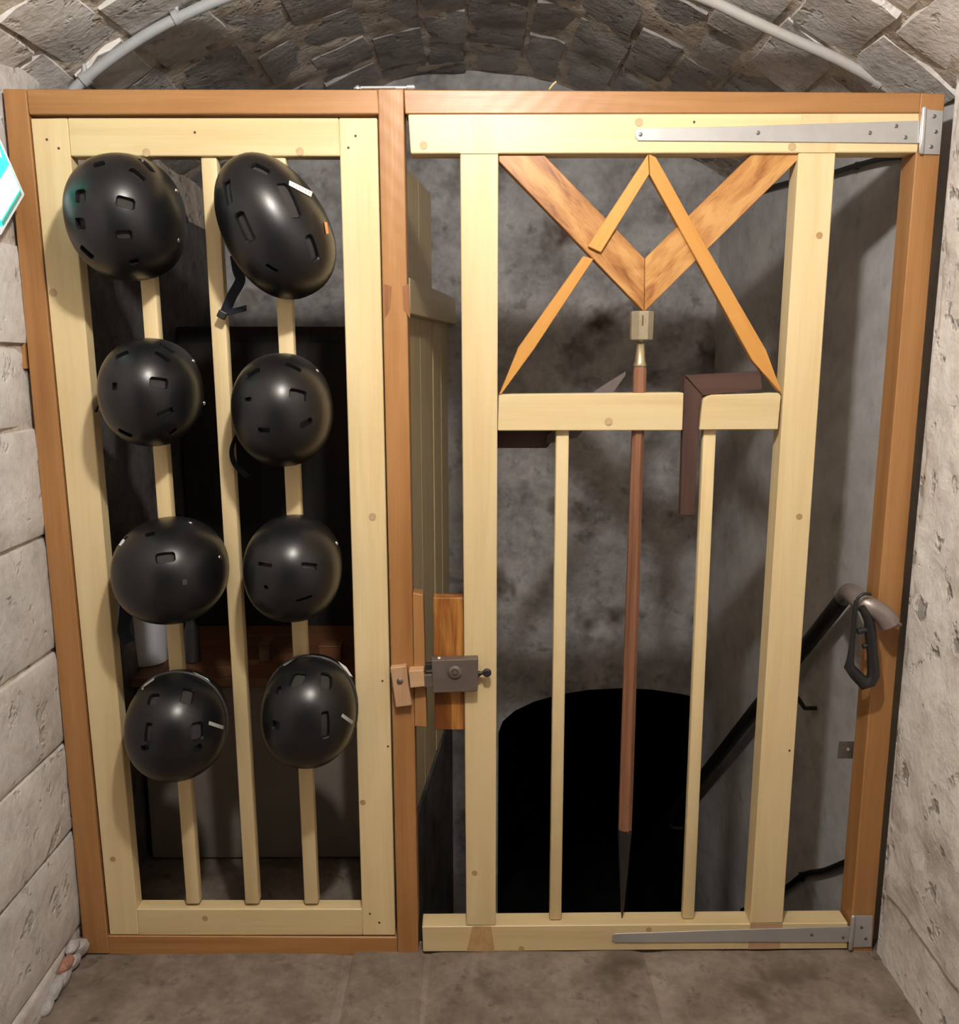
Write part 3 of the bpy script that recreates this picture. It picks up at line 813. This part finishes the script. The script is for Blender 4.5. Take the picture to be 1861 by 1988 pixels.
def patch(hm, name, quad, mat, nx=8, ny=2, off=.0012, parent=None):
    bm = bmesh.new()
    q = [Vector(p) for p in quad]
    def f(u, v):
        p = (q[0] * (1 - u) + q[1] * u) * (1 - v) + (q[3] * (1 - u) + q[2] * u) * v
        h, nn = hm['hit'](p.x, p.y)
        return h + nn * off
    grid_mesh(bm, f, nx, ny)
    for fc in bm.faces: fc.normal_update()
    o = finish(name, bm, M[mat], parent or hm['root'], None, 60)
    if o.data.polygons[0].normal.dot(CAM - Vector(o.data.vertices[0].co)) < 0: o.data.flip_normals()
    return o
def rivets(hm, pts, r=.0055):
    for px, py in pts:
        p, nn = hm['hit'](px, py)
        lathe('rivet', p - nn * .001, [(r, 0), (r * .95, .0012), (r * .6, .0028), (r * .1, .0034)], M['rivet'], hm['root'], 12, nn)
def rim(hm, mat='trim', r=.004):
    pts = [hm['world']((x * 1.0, y * 1.0, -hm['skirt'] * .25)) for x, y, z in [hm['sup'](math.pi / 2, 2 * math.pi * i / 48) for i in range(49)]]
    finish('rim_trim', bm_tube(pts, r, 6, False), M[mat], hm['root'], None, 80)

h1 = make_helmet('skate_helmet', 'matt black helmet top of the left column, catching the green sign glow', 247, 424, 210, 236, 4, .150, -.055,
    [(155, 380, 16, 18, 0), (244, 393, 30, 18, -8), (155, 434, 15, 17, 0), (267, 338, 24, 8, -20), (241, 457, 26, 16, -4), (168, 491, 22, 8, -40), (260, 508, 14, 9, 0), (285, 319, 18, 7, -28), (192, 318, 18, 7, 24)], tilt=6)
rivets(h1, [(343, 370), (347, 467)])
ribbon('strap', [U(340, 395, -.03), U(357, 415, -.015), U(362, 432, -.01), U(352, 452, -.02)], (0, 1, .2), .022, .002, M['strap'], h1['root'])
h2 = make_helmet('urban_helmet', 'egg-shaped tilted black helmet with white print strip and orange sticker', 534, 441, 196, 284, 27, .140, -.055,
    [(440, 372, 13, 34, 12), (505, 326, 26, 11, -22), (474, 441, 19, 50, 24), (563, 386, 20, 60, 30), (608, 482, 13, 42, 18), (527, 521, 20, 6, -35)], tilt=5, egg=.07)
patch(h2, 'print_strip', [(561, 351), (606, 373), (603, 383), (560, 360)], 'white', 12, 2)
for u in (.16, .30, .43, .56, .70, .84):
    x = 561 + 44 * u; y = 352 + 22 * u
    patch(h2, 'lettering', [(x, y + 1.2), (x + 1.6, y + 2.0), (x + .8, y + 8.2), (x - .8, y + 7.4)], 'grey_print', 1, 2, .0018)
patch(h2, 'orange_sticker', [(628, 431), (634, 432), (637, 453), (632, 455)], 'orange', 2, 6)
ribbon('strap', [U(456, 497, -.02), U(461, 525, -.03), U(466, 545, -.028), U(450, 575, -.02), U(437, 606, -.012)], (1, .3, .1), .022, .0022, M['strap'], h2['root'])
ribbon('strap', [U(440, 607, -.012), U(455, 604, -.02), U(478, 598, -.03)], (0, .3, 1), .013, .002, M['strap'], h2['root'])
box('buckle', U(431, 611, -.014), (.020, .010, .018), M['carab'], h2['root'], None, .003, Matrix.Rotation(.5, 3, 'Y'), 2)
h3 = make_helmet('skate_helmet', 'small round black helmet second in the left column, square vent near its crown', 294, 762, 182, 208, 0, .135, -.050,
    [(309, 743, 30, 17, 0), (322, 803, 28, 12, 3), (316, 692, 26, 6, -12), (222, 750, 8, 12, 0), (243, 842, 22, 6, -28), (236, 688, 20, 6, 26), (337, 838, 14, 6, 6), (325, 675, 18, 5, -12)], tilt=2)
rivets(h3, [(376, 700), (397, 783)])
ribbon('strap', [U(203, 775, -.01), U(190, 790, .0), U(186, 800, .0)], (0, 1, .3), .016, .002, M['strap'], h3['root'])
h4 = make_helmet('skate_helmet', 'round black helmet second in the right column, two pale slots low on it', 549, 796, 188, 218, 3, .140, -.050,
    [(580, 766, 30, 16, 0), (512, 836, 18, 9, 0), (595, 821, 21, 9, 14), (570, 712, 26, 6, -8), (490, 724, 24, 7, 22), (481, 775, 10, 6, 0)], tilt=2)
rivets(h4, [(620, 714)])
ribbon('strap', [U(462, 838, -.01), U(450, 870, -.005), U(455, 900, -.004), U(480, 925, -.008)], (.3, 1, .2), .018, .002, M['strap'], h4['root'])
h5 = make_helmet('skate_helmet', 'broad round black helmet third in the left column, single slanted vent', 332, 1107, 210, 204, 0, .142, -.050,
    [(321, 1082, 32, 17, 12), (291, 1037, 14, 6, 18), (238, 1050, 8, 14, -30)], tilt=0)
rivets(h5, [(370, 1014), (427, 1082)])
patch(h5, 'round_badge', [(353, 1125), (362, 1124), (363, 1135), (354, 1136)], 'trim', 2, 2)
ribbon('strap', [U(245, 1165, -.01), U(243, 1195, -.006), U(240, 1225, -.006), U(250, 1248, -.006)], (1, .6, 0), .028, .004, M['strap'], h5['root'])
h6 = make_helmet('skate_helmet', 'smooth round black helmet third in the right column with a bright highlight', 569, 1103, 184, 204, 0, .138, -.050,
    [(602, 1099, 28, 10, -3), (513, 1096, 24, 6, -10), (591, 1163, 26, 5, 2), (516, 1140, 6, 6, 0)], tilt=0)
rivets(h6, [(659, 1051)])
h7 = make_helmet('rimmed_helmet', 'rimmed dull black helmet at the foot of the left column', 345, 1408, 186, 206, 0, .135, -.050,
    [(297, 1357, 15, 17, 0), (364, 1350, 19, 28, 5), (287, 1424, 10, 34, -4), (384, 1420, 20, 30, 5), (384, 1452, 12, 10, 0), (281, 1452, 12, 8, 20)], tilt=-3, skirt=.050)
rim(h7)
patch(h7, 'reflective_strip', [(374, 1305), (402, 1318), (414, 1333), (398, 1320), ], 'white', 8, 2)
patch(h7, 'reflective_strip', [(268, 1332), (300, 1310), (302, 1314), (272, 1336)], 'grey_print', 8, 2)
patch(h7, 'print_strip', [(405, 1400), (433, 1409), (432, 1416), (404, 1407)], 'grey_print', 6, 2)
h8 = make_helmet('rimmed_helmet', 'rimmed dull black helmet at the foot of the right column', 601, 1380, 180, 212, -4, .135, -.050,
    [(577, 1318, 20, 26, -12), (634, 1320, 17, 26, 8), (535, 1408, 12, 12, 0), (632, 1408, 13, 46, 0), (540, 1340, 8, 10, 0)], tilt=-3, skirt=.050)
rim(h8)
patch(h8, 'reflective_strip', [(655, 1284), (671, 1295), (684, 1315), (676, 1311)], 'white', 8, 2)
patch(h8, 'reflective_strip', [(546, 1290), (578, 1271), (582, 1274), (552, 1294)], 'grey_print', 8, 2)
patch(h8, 'print_strip', [(664, 1385), (685, 1400), (682, 1406), (661, 1391)], 'grey_print', 6, 2)

# ------------------------------------------------------------------ handrail and carabiner
n_r = Vector((-1, -.135 / YB, 0)).normalized(); p_r = Vector((right_x(.3) - .055, .3, 0))
def R_(px, py): return UP(px, py, p_r, n_r)
hr = thing('handrail', 'black sloping handrail down the stairwell wall with a bare steel end', 'handrail', R_(1640, 1150))
ra = R_(1641, 1156); rb = R_(1385, 1480); rc = rb + (rb - ra) * .75
tube('rail', [ra, ra.lerp(rb, .5), rb, rc], .0215, M['rail_black'], hr, 16)
e1 = U(1672, 1168, -.015); e2 = U(1712, 1192, -.045); e3 = U(1727, 1213, -.052)
tube('steel_end', spline([ra + (ra - rb).normalized() * -.01, U(1650, 1150, .10), e1, e2, e3], 6), .0235, M['tube_metal'], hr, 16)
tube('end_pin', [U(1726, 1212, -.045), U(1747, 1213, -.03)], .005, M['tube_metal'], hr, 8)
br = R_(1549, 1375)
tube('rail_bracket', [br + Vector((-.005, 0, .035)), br + Vector((.02, 0, .0)), br + Vector((.055, 0, .0))], .007, M['iron_dark'], hr, 8)
br = R_(1300, 1600)
tube('rail_bracket', [br + Vector((-.005, 0, .0)), br + Vector((.02, 0, -.02)), br + Vector((.06, 0, -.02))], .007, M['iron_dark'], hr, 8)

cb = thing('carabiner', 'large black carabiner hanging from the steel rail end', 'carabiner', U(1680, 1330, -.05))
YC = -.050
def cpt(l): return [U(x, y, YC) for x, y in l]
spine = [(1662, 1166), (1659, 1180), (1656, 1220), (1653, 1252), (1650, 1280), (1648, 1294), (1660, 1309), (1678, 1328), (1688, 1324), (1695, 1310), (1694, 1285), (1692, 1262)]
rads = [.005, .0052, .0055, .006, .008, .0125, .0145, .0155, .0150, .0145, .0135, .012]
finish('body', bm_tube(cpt(spine), rads, 10), M['carab'], cb, None, 60)
tube('nose', spline(cpt([(1662, 1168), (1668, 1158), (1678, 1153), (1690, 1154)]), 4), .0038, M['carab'], cb, 10)
tube('gate', cpt([(1692, 1264), (1690, 1235), (1686, 1205), (1672, 1178)]), [.0125, .013, .0115, .008], M['carab'], cb, 10)
tube('lock_sleeve', cpt([(1674, 1255), (1688, 1252)]), .006, M['carab'], cb, 8)
tube('thumb_catch', cpt([(1664, 1226), (1685, 1222)]), .0075, M['carab'], cb, 8)

# small clip plate on the stairwell wall
cp = thing('wall_plate', 'small grey metal plate screwed beside the right post', 'plate', U(1645, 1455, .07))
timber('plate', [(1629, 1440), (1660, 1440), (1656, 1473), (1625, 1473)], .075, .003, M['screw'], cp, HXA, .0005)
lathe('screw', U(1646, 1455, .074), [(.005, 0), (.004, .002), (.001, .003)], M['bright'], cp, 10, (0, -1, 0))

# ------------------------------------------------------------------ conduits on the vault
def conduit(label, pxs, mat, r, clips):
    o = thing('conduit', label, 'pipe', U(pxs[0][0], pxs[0][1], .24))
    pts = []
    for px, py in pxs:
        p = U(px, py, .24)
        pts.append(p)
    tube('pipe', spline(pts, 6), r, M[mat], o, 12)
    for px, py in clips:
        p = U(px, py, .24)
        k = min(range(len(pts) - 1), key=lambda i: (pts[i] + pts[i + 1] - 2 * p).length)
        d = (pts[k + 1] - pts[k]).normalized()
        cl = tube('pipe_clip', [p - d * .008, p + d * .008], r * 1.35, M[mat], o, 12)
        tube('clip_tab', [p + Vector((0, 0, r)), p + Vector((0, 0, r + .02))], .006, M[mat], cl, 8)
    return o
conduit('curved grey conduit along the vault above the helmets', [(120, 205), (155, 163), (215, 114), (290, 64), (360, 28), (430, -2), (520, -32), (620, -55)], 'pvc', .0125, [(343, 34), (165, 153)])
conduit('pale dusty conduit along the vault above the gate hinge', [(1765, 200), (1712, 163), (1625, 115), (1540, 77), (1455, 38), (1370, -2), (1270, -35), (1180, -55)], 'pvc_w', .0125, [(1705, 158)])

# ------------------------------------------------------------------ barrel bolt and straw on top of the beam
bb = thing('barrel_bolt', 'bright zinc barrel bolt lying on top of the beam', 'bolt', U(750, 170, .02))
za = U(750, 171, .0).z + .0035
def bp_(px, dz=0): return Vector((U(px, 170, .015).x, .015, za + dz))
tube('rod', [bp_(700, .001), bp_(800, .002)], .0035, M['bright'], bb, 10)
tube('sleeve', [bp_(767, .001), bp_(788, .001)], .0045, M['bright'], bb, 10)
tube('sleeve', [bp_(790, .002), bp_(803, .002), bp_(806, .002)], [.0055, .006, .003], M['bright'], bb, 10)
lathe('knob', bp_(694, 0), [(.009, -.003), (.009, 0), (.006, .003), (.002, .006)], M['bright'], bb, 12)
sw = tag(tube('straw', [U(1066, 173, .02), U(1073, 164, .03), U(1079, 159, .035)], .0022, M['straw'], None, 6), 'broken straw stalk sticking up behind the beam', 'straw')

# ------------------------------------------------------------------ lit escape sign on the left wall
xs = -.952
A = UX(49, 378, xs); Cc = UX(9, 470, xs)
d1 = (Cc - A).normalized(); d2 = Vector((0, d1.z, -d1.y))
if d2.z < 0: d2 = -d2
d2 = (d2 + (UX(0, 248, xs) - A).normalized()).normalized(); d1b = Vector((0, -d2.z, d2.y))
if d1b.z > 0: d1b = -d1b
d1 = d1b
L1, L2 = (Cc - A).length, .30
sg = thing('exit_sign', 'lit green and white escape sign tilted on the left wall', 'sign', A + d1 * L1)
def sq(u0, u1, v0, v1, x, t): return bm_prism([Vector((x, p.y, p.z)) for p in (A + d1 * u0 + d2 * v0, A + d1 * u1 + d2 * v0, A + d1 * u1 + d2 * v1, A + d1 * u0 + d2 * v1)], (-t, 0, 0))
bm = sq(0, L1, 0, L2, xs, .03); bevel(bm, .003, 2); hs = finish('housing', bm, M['sign_white'], sg, None, 40)
finish('face', sq(.012, L1 - .012, .012, L2 - .012, xs + .001, .0015), M['sign_green'], sg)
finish('edge_bar', sq(.016, L1 - .02, .010, .018, xs + .0022, .001), M['sign_bar'], sg)
finish('arrow_field', sq(.016, L1 - .020, .022, .075, xs + .0022, .001), M['sign_glow'], sg)
bm = bmesh.new()
fig = [(.03, .10), (.05, .13), (.045, .16), (.07, .155), (.09, .19), (.075, .20), (.06, .175), (.05, .21), (.035, .20), (.04, .15), (.022, .12)]
bm = bm_prism([Vector((xs + .0022, p.y, p.z)) for p in (A + d1 * u + d2 * v for u, v in fig)], (-.001, 0, 0))
finish('running_figure', bm, M['sign_glow'], sg)
mb = A + d1 * L1 * .5 + d2 * L2 * .5
box('mount', (xs - .05, mb.y, mb.z), (.05, .05, .05), M['sign_white'], sg)

# ------------------------------------------------------------------ things in the store
ch = thing('store_chest', 'dusty brown chest with wooden top behind the helmet door', 'chest', (-.58, .6, 0))
zs_ = U(290, 1312, .42).z
box('body', (-.62, .66, (zs_ - .03) / 2), (.72, .46, zs_ - .034), M['chest'], ch, None, .004)
box('lid', (-.62, .65, zs_ - .015), (.75, .50, .028), M['shelf'], ch, HXA, .003)
bz = zs_ + .0005
bp0 = U(284, 1292, .52)
bk = thing('white_bucket', 'white plastic tub on the chest behind the left helmet bar', 'tub', (bp0.x, .54, bz))
lathe('body', (bp0.x, .54, bz), [(.052, 0), (.056, .004), (.066, .19), (.069, .19), (.069, .20), (.062, .20), (.050, .01), (.001, .008)], M['bucket'], bk, 28)
lathe('lid', (bp0.x, .54, bz + .2005), [(.068, 0), (.071, .002), (.071, .012), (.05, .014), (.001, .014)], M['bucket'], bk, 28)
j0 = U(371, 1290, .52)
jr = thing('glass_jar', 'tall smoky glass jar beside the white tub on the chest', 'jar', (j0.x, .54, bz))
lathe('body', (j0.x, .54, bz), [(.02, 0), (.023, .003), (.023, .10), (.016, .118), (.014, .13), (.014, .14), (.001, .14)], M['glass_dark'], jr, 20)
lathe('cap', (j0.x, .54, bz + .1405), [(.016, 0), (.016, .014), (.013, .017), (.001, .017)], M['screw'], jr, 20)
for px, py, wpx, hh_, lab in [(512, 1300, 20, .05, 'small brown carton on the chest between the helmet bars'), (640, 1296, 42, .045, 'reddish brown box on the chest behind the right helmet')]:
    p = U(px, py, .52); w_ = wpx * pxm(p)
    bx = thing('carton', lab, 'box', (p.x, .56, bz))
    box('body', (p.x, .56, bz + hh_ / 2), (w_, .06, hh_), M['box_brown'] if px < 600 else M['shelf'], bx, HXA, .0015)
    box('lid', (p.x, .56, bz + hh_ + .0035), (w_ + .003, .063, .006), M['box_brown'] if px < 600 else M['shelf'], bx, HXA, .001)

cu = thing('added_cupboard', 'added near-black cupboard filling the back of the helmet store to darken it', 'cupboard', (-.605, 1.2, 0))  # invented filler, keeps the store dark behind the helmets
M['cupboard'] = wood('shade_black_wood', (.012, .009, .007), (.018, .014, .011), (.026, .020, .016), rough=.7)
box('body', (-.605, 1.22, .81), (.775, .46, 1.60), M['cupboard'], cu, VZA, .004)
for sx in (-1, 1):
    d = box('cupboard_door', (-.605 + sx * .194, .982, .80), (.384, .014, 1.52), M['cupboard'], cu, VZA, .003)
    tube('pull', [(-.605 + sx * .03, .968, .86), (-.605 + sx * .03, .955, .87), (-.605 + sx * .03, .955, .93), (-.605 + sx * .03, .968, .94)], .005, M['iron_dark'], d, 8)

n_w = n_r; p_w = Vector((right_x(.3) - .012, .3, 0))
def Wp(px, py): return UP(px, py, p_w, n_w)
ca_ = thing('cable', 'black cable looping high on the stairwell wall beside the top hinge', 'cable', Wp(1640, 326))
tube('sheath', spline([Wp(1775, 302), Wp(1715, 308), Wp(1660, 322), Wp(1600, 340), Wp(1540, 352), Wp(1490, 366), Wp(1445, 382), Wp(1405, 380)], 6), .0075, M['rail_black'], ca_, 8)
p = Wp(1660, 322); box('cable_clip', p + Vector((.004, 0, 0)), (.012, .012, .02), M['iron_dark'], ca_, None, .002)
cc_ = thing('cable', 'black cable low on the stairwell wall beside the bottom hinge', 'cable', Wp(1600, 1690))
tube('sheath', spline([Wp(1668, 1664), Wp(1640, 1674), Wp(1600, 1690), Wp(1560, 1698), Wp(1530, 1720), Wp(1490, 1745), Wp(1440, 1768)], 6), .0085, M['rail_black'], cc_, 8)
p = Wp(1553, 1702); box('cable_clip', p + Vector((.004, 0, 0)), (.014, .02, .024), M['iron_dark'], cc_, None, .002)
